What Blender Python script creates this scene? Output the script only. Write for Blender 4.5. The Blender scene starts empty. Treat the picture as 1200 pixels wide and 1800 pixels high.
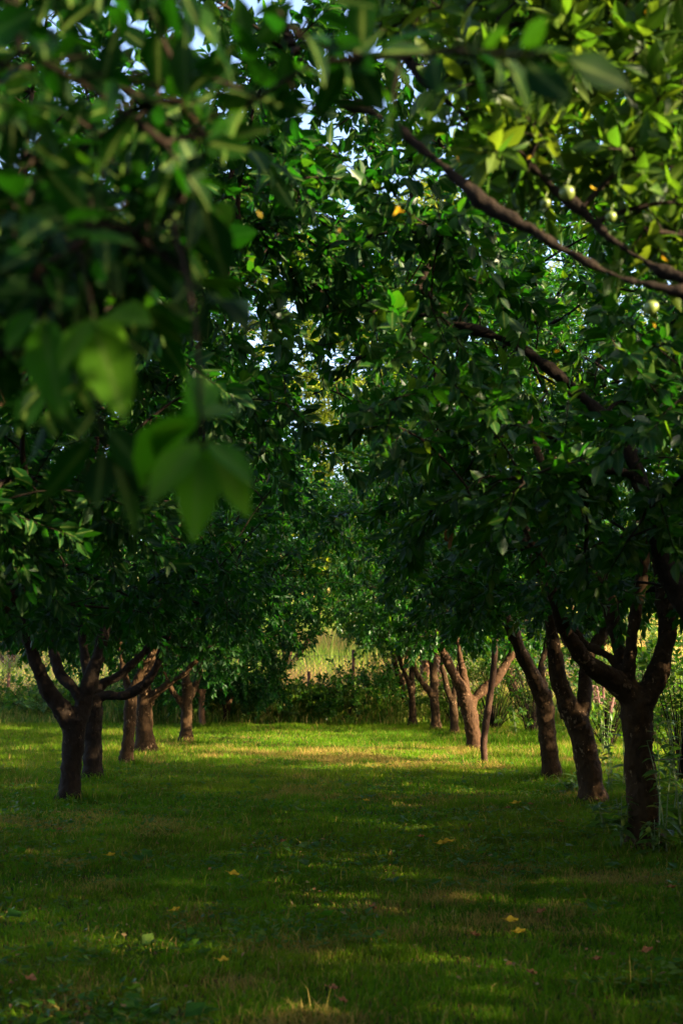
import bpy, math, random
import numpy as np

R = math.radians
rng = np.random.default_rng(7)
random.seed(7)
sc = bpy.context.scene
COL = sc.collection

# ------------------------------------------------------------------ camera model
CAMH, F, PITCH = 1.25, 2500.0, math.atan(0.1)
cp, sp = math.cos(PITCH), math.sin(PITCH)

def at(px, py, Y):
    """world point seen at photo pixel (px, py) at forward distance Y"""
    a, b = (px - 600) / F, (900 - py) / F
    t = Y / (cp - b * sp)
    return np.array([a * t, Y, CAMH + t * (sp + b * cp)])

def ground_at(px, py):
    a, b = (px - 600) / F, (900 - py) / F
    t = -CAMH / (sp + b * cp)
    return np.array([a * t, t * (cp - b * sp), 0.0])

# ------------------------------------------------------------------ materials
def new_mat(name):
    m = bpy.data.materials.new(name)
    m.use_nodes = True
    nt = m.node_tree
    nt.nodes.clear()
    return m, nt, nt.nodes.new, nt.links.new

def ramp(nt, stops):
    n = nt.nodes.new('ShaderNodeValToRGB')
    e = n.color_ramp.elements
    while len(e) < len(stops):
        e.new(0.5)
    for el, (p, c) in zip(e, stops):
        el.position = p
        el.color = (*c, 1)
    return n

def leaf_mat(name, stops, tstops, trans=0.42, rough=0.40, spec=0.24):
    m, nt, N, L = new_mat(name)
    out = N('ShaderNodeOutputMaterial')
    geo = N('ShaderNodeNewGeometry')
    r1, r2 = ramp(nt, stops), ramp(nt, tstops)
    L(geo.outputs['Random Per Island'], r1.inputs[0])
    L(geo.outputs['Random Per Island'], r2.inputs[0])
    tc = N('ShaderNodeTexCoord')
    no = N('ShaderNodeTexNoise'); no.inputs['Scale'].default_value = 35; no.inputs['Detail'].default_value = 2
    L(tc.outputs['Object'], no.inputs['Vector'])
    mx = N('ShaderNodeMix'); mx.data_type = 'RGBA'; mx.blend_type = 'MULTIPLY'
    mp = N('ShaderNodeMapRange'); mp.inputs['From Min'].default_value = .3; mp.inputs['From Max'].default_value = .7
    mp.inputs['To Min'].default_value = .75; mp.inputs['To Max'].default_value = 1.15
    L(no.outputs['Fac'], mp.inputs['Value'])
    mx.inputs['Factor'].default_value = 1
    L(r1.outputs[0], mx.inputs['A']); L(mp.outputs[0], mx.inputs['B'])
    p = N('ShaderNodeBsdfPrincipled')
    at_ = N('ShaderNodeAttribute'); at_.attribute_name = 'Col'
    pw = N('ShaderNodeMath'); pw.operation = 'POWER'; pw.inputs[1].default_value = 9
    L(at_.outputs['Fac'], pw.inputs[0])
    vm = N('ShaderNodeMath'); vm.operation = 'MULTIPLY'; vm.inputs[1].default_value = .75
    L(pw.outputs[0], vm.inputs[0])
    rb = N('ShaderNodeMix'); rb.data_type = 'RGBA'; rb.inputs['B'].default_value = (.12, .17, .035, 1)
    L(vm.outputs[0], rb.inputs['Factor']); L(mx.outputs['Result'], rb.inputs['A'])
    L(rb.outputs['Result'], p.inputs['Base Color'])
    p.inputs['Roughness'].default_value = rough
    p.inputs['Specular IOR Level'].default_value = spec
    t = N('ShaderNodeBsdfTranslucent')
    L(r2.outputs[0], t.inputs['Color'])
    s = N('ShaderNodeMixShader'); s.inputs[0].default_value = trans
    L(p.outputs[0], s.inputs[1]); L(t.outputs[0], s.inputs[2])
    L(s.outputs[0], out.inputs['Surface'])
    return m

LEAF = leaf_mat('apple_leaf',
    [(0, (.005, .032, .003)), (.45, (.009, .044, .003)), (.8, (.016, .060, .004)), (1, (.034, .070, .006))],
    [(0, (.016, .120, .003)), (.5, (.028, .155, .003)), (.85, (.062, .185, .004)), (1, (.13, .21, .005))])
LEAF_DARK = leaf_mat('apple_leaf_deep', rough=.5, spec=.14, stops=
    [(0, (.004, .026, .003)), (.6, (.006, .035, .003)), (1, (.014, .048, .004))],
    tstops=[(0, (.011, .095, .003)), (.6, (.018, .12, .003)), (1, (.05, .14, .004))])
LEAF_FRESH_LIT = leaf_mat('apple_leaf_fresh_lit', spec=.15, stops=  # young leaves; on the far right crowns it paints sunlight
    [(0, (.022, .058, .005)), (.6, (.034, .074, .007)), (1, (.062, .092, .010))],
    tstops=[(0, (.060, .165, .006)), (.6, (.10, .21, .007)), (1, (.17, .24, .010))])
LEAF_NEAR_SHADED = leaf_mat('near_leaf_shaded', trans=.30, rough=.55, spec=.05, stops=  # shade of the close foliage put into these darker greens
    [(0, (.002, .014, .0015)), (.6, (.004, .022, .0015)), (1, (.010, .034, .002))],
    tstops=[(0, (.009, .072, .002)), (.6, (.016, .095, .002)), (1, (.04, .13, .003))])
LEAF_SPRAY_LIT = leaf_mat('spray_leaf_lit', trans=.5, rough=.55, spec=.06, stops=  # same tree's leaves, brighter: light on the hanging sprays put into colour
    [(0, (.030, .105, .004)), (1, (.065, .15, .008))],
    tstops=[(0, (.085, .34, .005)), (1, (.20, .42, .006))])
LEAF_TALL_SUNLIT = leaf_mat('tall_tree_leaf_sunlit', spec=.12, stops=  # sunny glow of the far treetops painted as brighter, yellower leaves
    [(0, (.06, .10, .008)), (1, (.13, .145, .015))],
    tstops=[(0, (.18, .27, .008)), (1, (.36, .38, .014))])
LEAF_BUSH = leaf_mat('bush_leaf', spec=.12, stops=
    [(0, (.020, .065, .008)), (.6, (.032, .085, .010)), (1, (.07, .105, .018))],
    tstops=[(0, (.06, .20, .006)), (.6, (.10, .25, .006)), (1, (.22, .30, .02))])
WEED = leaf_mat('weed_leaf',
    [(0, (.030, .075, .011)), (.6, (.050, .105, .015)), (1, (.10, .12, .025))],
    [(0, (.09, .22, .012)), (.6, (.14, .27, .012)), (1, (.27, .30, .03))])
YELLOW = leaf_mat('yellowed_leaf', [(0, (.60, .34, .012)), (1, (.72, .46, .02))],
    [(0, (.35, .16, .006)), (1, (.45, .26, .012))], trans=.3, rough=.5)
RUST = leaf_mat('withered_leaf', [(0, (.17, .060, .020)), (1, (.34, .135, .045))],
    [(0, (.3, .09, .02)), (1, (.4, .16, .04))], trans=.2, rough=.7, spec=.2)
LITTER = leaf_mat('litter_scraps', [(0, (.09, .045, .018)), (.6, (.16, .09, .035)), (1, (.28, .20, .08))],
    [(0, (.12, .05, .015)), (1, (.3, .2, .06))], trans=.15, rough=.8, spec=.1)
PINK = leaf_mat('pink_petal', [(0, (.13, .075, .062)), (1, (.20, .12, .09))],
    [(0, (.4, .15, .16)), (1, (.5, .25, .2))], trans=.3, rough=.7, spec=.2)

def attr_mat(name, trans=.36, rough=.65, spec=.07):
    m, nt, N, L = new_mat(name)
    out = N('ShaderNodeOutputMaterial')
    a = N('ShaderNodeAttribute'); a.attribute_name = 'Col'
    p = N('ShaderNodeBsdfPrincipled'); p.inputs['Roughness'].default_value = rough
    p.inputs['Specular IOR Level'].default_value = spec
    L(a.outputs['Color'], p.inputs['Base Color'])
    t = N('ShaderNodeBsdfTranslucent')
    g = N('ShaderNodeMix'); g.data_type = 'RGBA'; g.blend_type = 'MULTIPLY'; g.inputs['Factor'].default_value = 1
    g.inputs['B'].default_value = (1.9, 2.1, .9, 1)
    L(a.outputs['Color'], g.inputs['A']); L(g.outputs['Result'], t.inputs['Color'])
    s = N('ShaderNodeMixShader'); s.inputs[0].default_value = trans
    L(p.outputs[0], s.inputs[1]); L(t.outputs[0], s.inputs[2]); L(s.outputs[0], out.inputs['Surface'])
    return m
GRASS = attr_mat('grass_blades')

def bark_mat(name, c0, c1, c2, patch=.62):
    m, nt, N, L = new_mat(name)
    out = N('ShaderNodeOutputMaterial')
    tc = N('ShaderNodeTexCoord')
    def noise(scale, detail, rough, zs):
        mp = N('ShaderNodeMapping'); mp.inputs['Scale'].default_value = (1, 1, zs)
        n = N('ShaderNodeTexNoise'); n.inputs['Scale'].default_value = scale; n.inputs['Detail'].default_value = detail
        n.inputs['Roughness'].default_value = rough
        L(tc.outputs['Object'], mp.inputs['Vector']); L(mp.outputs[0], n.inputs['Vector'])
        return n.outputs['Fac']
    fine, plates, flakes = noise(48, 6, .7, .55), noise(15, 4, .6, .45), noise(38, 3, .55, .6)
    where = noise(4.5, 3, .5, 1)
    r = ramp(nt, [(.3, c0), (.72, c1)])
    mi = N('ShaderNodeMix'); mi.data_type = 'FLOAT'; mi.inputs['Factor'].default_value = .5
    L(fine, mi.inputs['A']); L(plates, mi.inputs['B']); L(mi.outputs['Result'], r.inputs[0])
    fl = N('ShaderNodeMath'); fl.operation = 'MULTIPLY_ADD'; fl.inputs[1].default_value = .55
    L(where, fl.inputs[0]); L(flakes, fl.inputs[2])
    pr = N('ShaderNodeMapRange'); pr.inputs['From Min'].default_value = patch + .30; pr.inputs['From Max'].default_value = patch + .36
    L(fl.outputs[0], pr.inputs['Value'])
    mx = N('ShaderNodeMix'); mx.data_type = 'RGBA'
    L(pr.outputs[0], mx.inputs['Factor']); L(r.outputs[0], mx.inputs['A']); mx.inputs['B'].default_value = (*c2, 1)
    p = N('ShaderNodeBsdfPrincipled'); p.inputs['Roughness'].default_value = .85; p.inputs['Specular IOR Level'].default_value = .1
    L(mx.outputs['Result'], p.inputs['Base Color'])
    ad = N('ShaderNodeMath'); ad.operation = 'MULTIPLY_ADD'; ad.inputs[1].default_value = .6
    L(fine, ad.inputs[0]); L(plates, ad.inputs[2])
    ad2 = N('ShaderNodeMath'); ad2.operation = 'MULTIPLY_ADD'; ad2.inputs[1].default_value = .45
    L(pr.outputs[0], ad2.inputs[0]); L(ad.outputs[0], ad2.inputs[2])
    b = N('ShaderNodeBump'); b.inputs['Strength'].default_value = .75; b.inputs['Distance'].default_value = .018
    L(ad2.outputs[0], b.inputs['Height']); L(b.outputs[0], p.inputs['Normal'])
    L(p.outputs[0], out.inputs['Surface'])
    return m
BARK = bark_mat('apple_bark', (.012, .0066, .0030), (.052, .027, .0095), (.17, .105, .055))
BARK_SHADED = bark_mat('shaded_dark_bark', (.006, .004, .0025), (.022, .013, .007), (.07, .045, .025), .66)  # shade on the left and nearest trees put into a darker bark
BARK_MID = bark_mat('reddish_bark', (.022, .011, .005), (.064, .031, .013), (.14, .08, .042))
BARK_SUNLIT = bark_mat('sunlit_pale_bark', (.07, .034, .018), (.16, .08, .042), (.22, .13, .075), .66)  # sunlight on the far trunks put into a paler bark
TWIG = bark_mat('twig_bark', (.008, .005, .003), (.022, .013, .007), (.045, .03, .018), .7)
POST = bark_mat('weathered_post', (.10, .045, .03), (.20, .10, .068), (.26, .15, .10))
STAKE = bark_mat('stake_bark', (.022, .011, .006), (.065, .033, .018), (.12, .07, .045))

def plain_mat(name, c, rough=.6, metal=0, bump=0):
    m, nt, N, L = new_mat(name)
    out = N('ShaderNodeOutputMaterial'); p = N('ShaderNodeBsdfPrincipled')
    tc = N('ShaderNodeTexCoord'); no = N('ShaderNodeTexNoise'); no.inputs['Scale'].default_value = 18; no.inputs['Detail'].default_value = 4
    L(tc.outputs['Object'], no.inputs['Vector'])
    r = ramp(nt, [(.3, tuple(x * .65 for x in c)), (.7, tuple(min(1, x * 1.25) for x in c))])
    L(no.outputs['Fac'], r.inputs[0]); L(r.outputs[0], p.inputs['Base Color'])
    p.inputs['Roughness'].default_value = rough; p.inputs['Metallic'].default_value = metal
    L(p.outputs[0], out.inputs['Surface'])
    return m
WIRE = plain_mat('rusty_wire', (.14, .10, .085), .6, .3)
APPLE = plain_mat('green_apple_skin', (.13, .17, .03), .35)
STEM = plain_mat('weed_stem', (.09, .13, .035), .6)

def ground_mat(name, stops, sc1, sc2):
    m, nt, N, L = new_mat(name)
    out = N('ShaderNodeOutputMaterial'); p = N('ShaderNodeBsdfPrincipled'); p.inputs['Roughness'].default_value = .95
    p.inputs['Specular IOR Level'].default_value = .1
    tc = N('ShaderNodeTexCoord')
    a = N('ShaderNodeTexNoise'); a.inputs['Scale'].default_value = sc1; a.inputs['Detail'].default_value = 8; a.inputs['Roughness'].default_value = .7
    b = N('ShaderNodeTexNoise'); b.inputs['Scale'].default_value = sc2; b.inputs['Detail'].default_value = 5
    L(tc.outputs['Object'], a.inputs['Vector']); L(tc.outputs['Object'], b.inputs['Vector'])
    mm = N('ShaderNodeMath'); mm.operation = 'MULTIPLY_ADD'; mm.inputs[1].default_value = .5
    L(a.outputs['Fac'], mm.inputs[0])
    m2 = N('ShaderNodeMath'); m2.operation = 'MULTIPLY'; m2.inputs[1].default_value = .5
    L(b.outputs['Fac'], m2.inputs[0]); L(m2.outputs[0], mm.inputs[2])
    r = ramp(nt, stops); L(mm.outputs[0], r.inputs[0]); L(r.outputs[0], p.inputs['Base Color'])
    bu = N('ShaderNodeBump'); bu.inputs['Strength'].default_value = .6; bu.inputs['Distance'].default_value = .03
    L(a.outputs['Fac'], bu.inputs['Height']); L(bu.outputs[0], p.inputs['Normal'])
    L(p.outputs[0], out.inputs['Surface'])
    return m
SOIL = ground_mat('turf_soil', [(.35, (.012, .014, .004)), (.5, (.016, .026, .005)), (.65, (.030, .028, .010))], 9, 1.3)
HILL = ground_mat('dry_meadow', [(.35, (.06, .10, .015)), (.5, (.12, .13, .03)), (.65, (.22, .15, .065))], 1.4, .22)

# ------------------------------------------------------------------ mesh helpers
def tag(o, label=None, cat=None, group=None, kind=None):
    if label: o['label'] = label
    if cat: o['category'] = cat
    if group: o['group'] = group
    if kind: o['kind'] = kind
    return o

def raw_mesh(name, V, loops, starts, totals, mat, smooth=False, parent=None, col=None):
    me = bpy.data.meshes.new(name)
    V = np.ascontiguousarray(V, dtype=np.float32)
    me.vertices.add(len(V)); me.vertices.foreach_set('co', V.ravel())
    me.loops.add(len(loops)); me.loops.foreach_set('vertex_index', np.ascontiguousarray(loops, dtype=np.int32))
    me.polygons.add(len(starts))
    me.polygons.foreach_set('loop_start', np.ascontiguousarray(starts, dtype=np.int32))
    me.polygons.foreach_set('loop_total', np.ascontiguousarray(totals, dtype=np.int32))
    me.polygons.foreach_set('use_smooth', np.full(len(starts), smooth, dtype=bool))
    me.update(calc_edges=True)
    if col is not None:
        a = me.attributes.new('Col', 'FLOAT_COLOR', 'POINT')
        c4 = np.ones((len(V), 4), np.float32); c4[:, :3] = col
        a.data.foreach_set('color', c4.ravel())
    me.materials.append(mat)
    o = bpy.data.objects.new(name, me)
    COL.objects.link(o)
    if parent is not None: o.parent = parent
    return o

class MB:
    """collects pieces into one mesh"""
    def __init__(s): s.V = []; s.F = {3: [], 4: []}; s.n = 0; s.C = []
    def add(s, V, tris=None, quads=None, col=None):
        V = np.asarray(V, dtype=np.float64).reshape(-1, 3)
        if tris is not None and len(tris): s.F[3].append(np.asarray(tris).reshape(-1, 3) + s.n)
        if quads is not None and len(quads): s.F[4].append(np.asarray(quads).reshape(-1, 4) + s.n)
        s.V.append(V); s.n += len(V)
        if col is not None: s.C.append(np.broadcast_to(col, V.shape))
    def build(s, name, mat, parent=None, smooth=False, origin=None):
        V = np.concatenate(s.V) if s.V else np.zeros((0, 3))
        if origin is not None: V = V - origin
        loops, st, to = [], [], []
        k = 0
        for m in (3, 4):
            if s.F[m]:
                f = np.concatenate(s.F[m]); loops.append(f.ravel())
                st.append(k + np.arange(len(f)) * m); to.append(np.full(len(f), m)); k += len(f) * m
        if not loops: return None
        return raw_mesh(name, V, np.concatenate(loops), np.concatenate(st), np.concatenate(to), mat, smooth, parent,
                        np.concatenate(s.C) if s.C else None)
    # ---- tubes
    def tube(s, pts, rad, n=6, cap=True):
        P = np.asarray(pts, float); rad = np.broadcast_to(np.asarray(rad, float), (len(P),))
        T = np.gradient(P, axis=0); T /= np.linalg.norm(T, axis=1)[:, None] + 1e-9
        ref = np.array([0, 0, 1.]) if abs(T[0, 2]) < .8 else np.array([1., 0, 0])
        e = np.cross(T[0], ref); e /= np.linalg.norm(e)
        ang = np.arange(n) * 2 * math.pi / n
        rows = []
        for i in range(len(P)):
            e = e - T[i] * e.dot(T[i]); e /= np.linalg.norm(e) + 1e-9
            b = np.cross(T[i], e)
            rows.append(P[i] + rad[i] * (np.cos(ang)[:, None] * e + np.sin(ang)[:, None] * b))
        V = np.concatenate(rows); q = []
        for i in range(len(P) - 1):
            for j in range(n):
                k = (j + 1) % n
                q.append((i * n + j, i * n + k, (i + 1) * n + k, (i + 1) * n + j))
        t = []
        if cap:
            V = np.concatenate([V, P[:1], P[-1:]])
            a, z = len(V) - 2, len(V) - 1; o = (len(P) - 1) * n
            for j in range(n):
                k = (j + 1) % n
                t.append((a, k, j)); t.append((z, o + j, o + k))
        s.add(V, t, q)
    # ---- many thin straight twigs at once
    def sticks(s, A, B, ra, rb):
        A, B = np.asarray(A), np.asarray(B)
        d = B - A; d = d / (np.linalg.norm(d, axis=1)[:, None] + 1e-9)
        ref = np.where(np.abs(d[:, 2:3]) < .8, np.array([[0, 0, 1.]]), np.array([[1., 0, 0]]))
        e = np.cross(d, ref); e /= np.linalg.norm(e, axis=1)[:, None]
        b = np.cross(d, e); N = len(A)
        V = np.zeros((N, 6, 3))
        for j in range(3):
            a = j * 2 * math.pi / 3
            o = math.cos(a) * e + math.sin(a) * b
            V[:, j] = A + o * ra; V[:, 3 + j] = B + o * rb
        q = np.array([(0, 1, 4, 3), (1, 2, 5, 4), (2, 0, 3, 5)])
        Q = (np.arange(N)[:, None, None] * 6 + q[None]).reshape(-1, 4)
        s.add(V.reshape(-1, 3), None, Q)

def norm(v): return v / (np.linalg.norm(v, axis=-1, keepdims=True) + 1e-9)

# leaf templates: (u along, v across, w up) in units of length / width / length
def leaf_template(hi):
    if hi:
        us = [.0, .16, .42, .72, 1.]; hw = [0, .62, 1, .68, 0]
        V = [(u, 0, 0) for u in us]
        for sgn in (-1, 1):
            for u, h in zip(us[1:4], hw[1:4]): V.append((u, sgn * h * .5, .07 * h))
        l, r = 5, 8
        tris = [(0, l, 1), (0, 1, r), (3, l + 2, 4), (3, 4, r + 2)]
        quads = [(1, l, l + 1, 2), (2, l + 1, l + 2, 3), (1, 2, r + 1, r), (2, 3, r + 2, r + 1)]
        return np.array(V), np.array(tris), np.array(quads)
    V = np.array([(0, 0, 0), (.45, -.5, .07), (.5, 0, 0), (.45, .5, .07), (1, 0, 0.)])
    return V, np.array([(0, 1, 2), (0, 2, 3), (2, 1, 4), (2, 4, 3)]), np.zeros((0, 4), int)

def leaves_into(mb, P, D, Nn, L, W, curl, hi=False):
    """P base, D direction, Nn normal, L length, W width, curl downward bend"""
    T, tr, qu = leaf_template(hi)
    S = np.cross(D, Nn)
    n, k = len(P), len(T)
    w = T[None, :, 2] - curl[:, None] * T[None, :, 0] ** 2
    V = P[:, None] + (T[None, :, 0, None] * L[:, None, None]) * D[:, None] \
        + (T[None, :, 1, None] * W[:, None, None]) * S[:, None] + (w * L[:, None])[..., None] * Nn[:, None]
    off = np.arange(n)[:, None, None] * k
    rib = None
    if hi:
        rib = np.zeros((n, k, 3)); rib[:, :5] = 1; rib = rib.reshape(-1, 3)
    mb.add(V.reshape(-1, 3), (off + tr[None]).reshape(-1, 3), (off + qu[None]).reshape(-1, 4) if len(qu) else None, rib)

def shoot_leaves(mb, tw, P, D, SL, per, Lr=(.055, .095), droop=.35, hi=False, flat=.7, wratio=.56):
    """leafy shoots: base points P, directions D, lengths SL, leaf count per shoot"""
    n = len(P)
    D = norm(D)
    ref = norm(rng.normal(size=(n, 3)))
    e1 = norm(np.cross(D, ref)); e2 = np.cross(D, e1)
    t = (np.arange(per)[None] + rng.uniform(.1, .9, (n, per))) / per
    t = t ** .8
    ph = np.arange(per)[None] * 2.399 + rng.uniform(0, 6.28, (n, 1)) + rng.normal(0, .35, (n, per))
    base = P[:, None] + D[:, None] * (t * SL[:, None])[..., None]
    base[..., 2] -= .12 * (t ** 2) * SL[:, None]
    rad = np.cos(ph)[..., None] * e1[:, None] + np.sin(ph)[..., None] * e2[:, None]
    fw = .25 + .75 * t[..., None]
    ld = norm(D[:, None] * fw + rad * (1.15 - .55 * t[..., None]) + np.array([0, 0, -droop]) * rng.uniform(.2, 1.5, (n, per, 1)))
    up = np.array([0, 0, 1.0]) * flat + rng.normal(0, .45, (n, per, 3)) + .35 * D[:, None]
    nn = up - (up * ld).sum(-1, keepdims=True) * ld
    nn = norm(nn)
    L = rng.uniform(*Lr, (n, per)) * rng.choice([1, 1, 1, .7], (n, per))
    W = L * rng.uniform(wratio - .08, wratio + .1, (n, per))
    base = base + ld * (L * .18)[..., None]
    cu = rng.uniform(-.05, .38, (n, per))
    f = lambda a: a.reshape(-1, *a.shape[2:])
    leaves_into(mb, f(base), f(ld), f(nn), f(L), f(W), f(cu), hi)
    if tw is not None:
        E = P + D * SL[:, None]; E[:, 2] -= .12 * SL
        tw.sticks(P, E, .0035, .0015)

def bez(a, b, c, n):
    t = np.linspace(0, 1, n)[:, None]
    return (1 - t) ** 2 * a + 2 * t * (1 - t) * b + t * t * c

def catmull(P, k):
    P = np.asarray(P, float)
    if len(P) < 3:
        t = np.linspace(0, 1, k + 1)[:, None]; return P[:1] * (1 - t) + P[-1:] * t
    Q = np.concatenate([2 * P[:1] - P[1:2], P, 2 * P[-1:] - P[-2:-1]])
    out = []
    for i in range(1, len(Q) - 2):
        for t in np.linspace(0, 1, k, endpoint=False):
            p0, p1, p2, p3 = Q[i - 1:i + 3]
            out.append(.5 * (2 * p1 + (p2 - p0) * t + (2 * p0 - 5 * p1 + 4 * p2 - p3) * t * t + (3 * p1 - p0 - 3 * p2 + p3) * t ** 3))
    out.append(P[-1])
    return np.array(out)

def empty(name, loc):
    o = bpy.data.objects.new(name, None); COL.objects.link(o)
    o.location = loc; o.empty_display_size = .2
    return o

# ------------------------------------------------------------------ tree builder
def tree(name, label, group, limbs, base, env, nshoot=130, per=26, sub=3, hi=False, leaf=None, bark=None,
         voxel=.014, extend=1.0, cat='tree', Lr=(.055, .098), keep=None, extra=None, droop=.35, sl=(.16, .42), flat=.7, spur=7, wratio=.54, tmax=.03):
    """limbs: list of arrays (n,4) x,y,z,radius in world; first is the trunk.  env: dict cx,cy,zc,rx,ry,rz,zb"""
    base = np.array(base, float)
    root = empty(name, base)
    tag(root, label, cat, group)
    tb = MB(); nodes = []
    for i, Lm in enumerate(limbs):
        Lm = np.asarray(Lm, float)
        if i > 0 and extend > 0:
            d = norm(Lm[-1, :3] - Lm[-2, :3])
            tgt = np.array([env['cx'], env['cy'], env['zc'] + env['rz'] * .6])
            d2 = norm(d + .55 * norm(tgt - Lm[-1, :3]) * .6 + np.array([0, 0, .25]) + rng.normal(0, .15, 3))
            r0 = Lm[-1, 3]
            q1 = Lm[-1, :3] + d2 * extend * .5; q2 = q1 + norm(d2 + np.array([0, 0, .2]) + rng.normal(0, .25, 3)) * extend * .5
            Lm = np.concatenate([Lm, [[*q1, r0 * .7], [*q2, r0 * .38]]])
        C = catmull(Lm, 5)
        if i == 0:
            z = C[:, 2]; C[:, 3] *= 1 + .42 * np.exp(-np.maximum(z, 0) / .09)
        # slight irregular girth
        C[:, 3] *= (.90 if i == 0 else .95) * (1 + .03 * np.sin(np.arange(len(C)) * .55 + i))
        tb.tube(C[:, :3], C[:, 3], 14 if i == 0 else 10)
        if i > 0 or len(limbs) == 1:
            nodes.append(C[len(C) // 3:])
    tro = tb.build('trunk', bark or BARK, root, True, base)
    md = tro.modifiers.new('join', 'REMESH'); md.mode = 'VOXEL'; md.voxel_size = voxel; md.use_smooth_shade = True
    sm = tro.modifiers.new('soften', 'SMOOTH'); sm.iterations = 4; sm.factor = .5
    for nm, sz, st_ in (('bark_lumps', .16, .045), ('bark_ridges', .035, .014)):
        t_ = bpy.data.textures.get(nm)
        if t_ is None:
            t_ = bpy.data.textures.new(nm, 'CLOUDS'); t_.noise_scale = sz; t_.noise_depth = 2
        dm = tro.modifiers.new(nm, 'DISPLACE'); dm.texture = t_; dm.strength = st_ * (1 if limbs[0][1][3] > .06 else .5); dm.mid_level = .5; dm.texture_coords = 'GLOBAL'
    FEET.append((base[0], base[1], limbs[0][1][3]))
    nodes = np.concatenate(nodes)
    # shoot points in the envelope
    c = np.array([env['cx'], env['cy'], env['zc']]); rr = np.array([env['rx'], env['ry'], env['rz']])
    pts = []
    while len(pts) < nshoot:
        tz = rng.random() ** 1.3; z0_, z1_ = env['zb'], env['zc'] + env['rz']
        prof = math.sqrt(max(0, 1 - (max(0, tz - .35) / .65) ** 2.2)) * (.72 + .28 * min(1, tz / .25))
        q_ = prof * rng.random() ** .42; a_ = rng.uniform(0, 6.283)
        p = np.array([c[0] + math.cos(a_) * q_ * rr[0], c[1] + math.sin(a_) * q_ * rr[1], z0_ + tz * (z1_ - z0_)])
        if keep is not None and not keep(p): continue
        pts.append(p)
    pts = np.array(pts) if pts else np.zeros((0, 3))
    if extra is not None: pts = np.concatenate([pts, extra])
    NP = nodes[:, :3].copy(); NR = nodes[:, 3].copy()
    dmin = np.array([np.min(np.linalg.norm(NP - p, axis=1)) for p in pts])
    order = np.argsort(dmin)
    paths = []; owner = [-1] * len(NP)
    cnt = []
    for i in order:
        p = pts[i]
        dd = np.linalg.norm(NP - p, axis=1) + .8 * np.maximum(0, NP[:, 2] - p[2])
        k = int(np.argmin(dd)); a = NP[k]
        dist = np.linalg.norm(p - a)
        mid = (a + p) / 2 + np.array([0, 0, .14 * dist]) + rng.normal(0, .09 * dist, 3)
        C = bez(a, mid, p, 6)
        paths.append(C); cnt.append(1); pid = len(paths) - 1
        o = owner[k]
        par[(id(root), pid)] = o
        j = o
        while j != -1:
            cnt[j] += 1; j = par[(id(root), j)]
        NP = np.concatenate([NP, C[2:]]); owner += [pid] * 4
    tw = MB()
    for C, n in zip(paths, cnt):
        r = min(tmax, .0042 * n ** .5)
        tw.tube(C, np.linspace(r, max(.003, r * .55), len(C)), 5, False)
    # leafy shoots
    PP = np.array([C[-1] for C in paths]); DD = np.array([norm(C[-1] - C[-3]) for C in paths])
    out = norm(PP - c)
    lb = MB()
    P3 = np.repeat(PP, sub, 0); D3 = np.repeat(DD * .5 + out * .35, sub, 0) + rng.normal(0, .55, (len(PP) * sub, 3)) + np.array([0, 0, .12])
    SL = rng.uniform(*sl, len(P3))
    shoot_leaves(lb, tw, P3, D3, SL, per, Lr, droop=droop, hi=hi, flat=flat, wratio=wratio)
    # spur rosettes along branches
    A = np.concatenate([C[2:5] for C in paths]); Dv = norm(rng.normal(size=A.shape) + np.array([0, 0, .3]))
    shoot_leaves(lb, tw, A, Dv, np.full(len(A), .07), spur, Lr, droop=droop, hi=hi, flat=flat, wratio=wratio)
    to = tw.build('twigs', TWIG, root, True, base); tag(to, kind='stuff')
    cr = lb.build('crown', leaf or LEAF, root, hi, base)
    return root
par = {}
FEET = []

def traced(D, lst, dy=0.0, y0=0.0):
    """limb traced as (px, py, radius px); leaves the trunk plane gradually by dy metres of depth"""
    out = []
    for i, (px, py, r) in enumerate(lst):
        y = D + y0 + dy * i / max(1, len(lst) - 1)
        out.append([*at(px, py, y), r * y / F])
    return np.array(out)

MIDX = lambda Y: -.05 - .009 * Y
def avenue(side, h=.7, hw=1.35, prune=None):
    """keep the drive between the rows clear below the arching crowns"""
    def k(p):
        d = abs(p[0] - MIDX(p[1]))
        if side * (p[0] - MIDX(p[1])) < (-1.1 if p[2] > 1.1 + .27 * p[1] else .22 - .5 * rng.random() ** 3): return False
        if prune is not None and prune(p): return False
        low = 1.25 + h * max(0, hw - d)
        if np.linalg.norm(p - np.array([0, 0, CAMH])) < 2.3: return False
        return p[2] > low or d > hw
    return k

RG, LG = 'apple trees in the right row', 'apple trees in the left row'
def rowtree(label, side, trunk, limbs, zb=1.35, rx=2.35, ry=1.75, top=4.9, ox=0, nshoot=215, per=26, leaf=None, bark=None, voxel=.014, h=.7, hw=1.35, extend=1.0, prune=None, **kw):
    b = ground_at(trunk[0][0], trunk[0][1]); D = b[1]
    tr = traced(D, trunk)
    foot = tr[0].copy(); foot[2] = -.12
    tr = np.concatenate([[foot], tr])
    L = [tr] + [traced(D, l, dy) for dy, l in limbs]
    zc = (zb + top) / 2
    env = dict(cx=b[0] + ox, cy=D, zc=zc, rx=rx, ry=ry, rz=(top - zb) / 2 * 1.05, zb=zb)
    return tree('apple_tree', label, RG if side > 0 else LG, L, (b[0], D, 0), env, nshoot=nshoot, per=per, leaf=leaf, bark=bark,
                voxel=voxel, keep=avenue(side, h, hw, prune), extend=extend, **kw)

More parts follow.
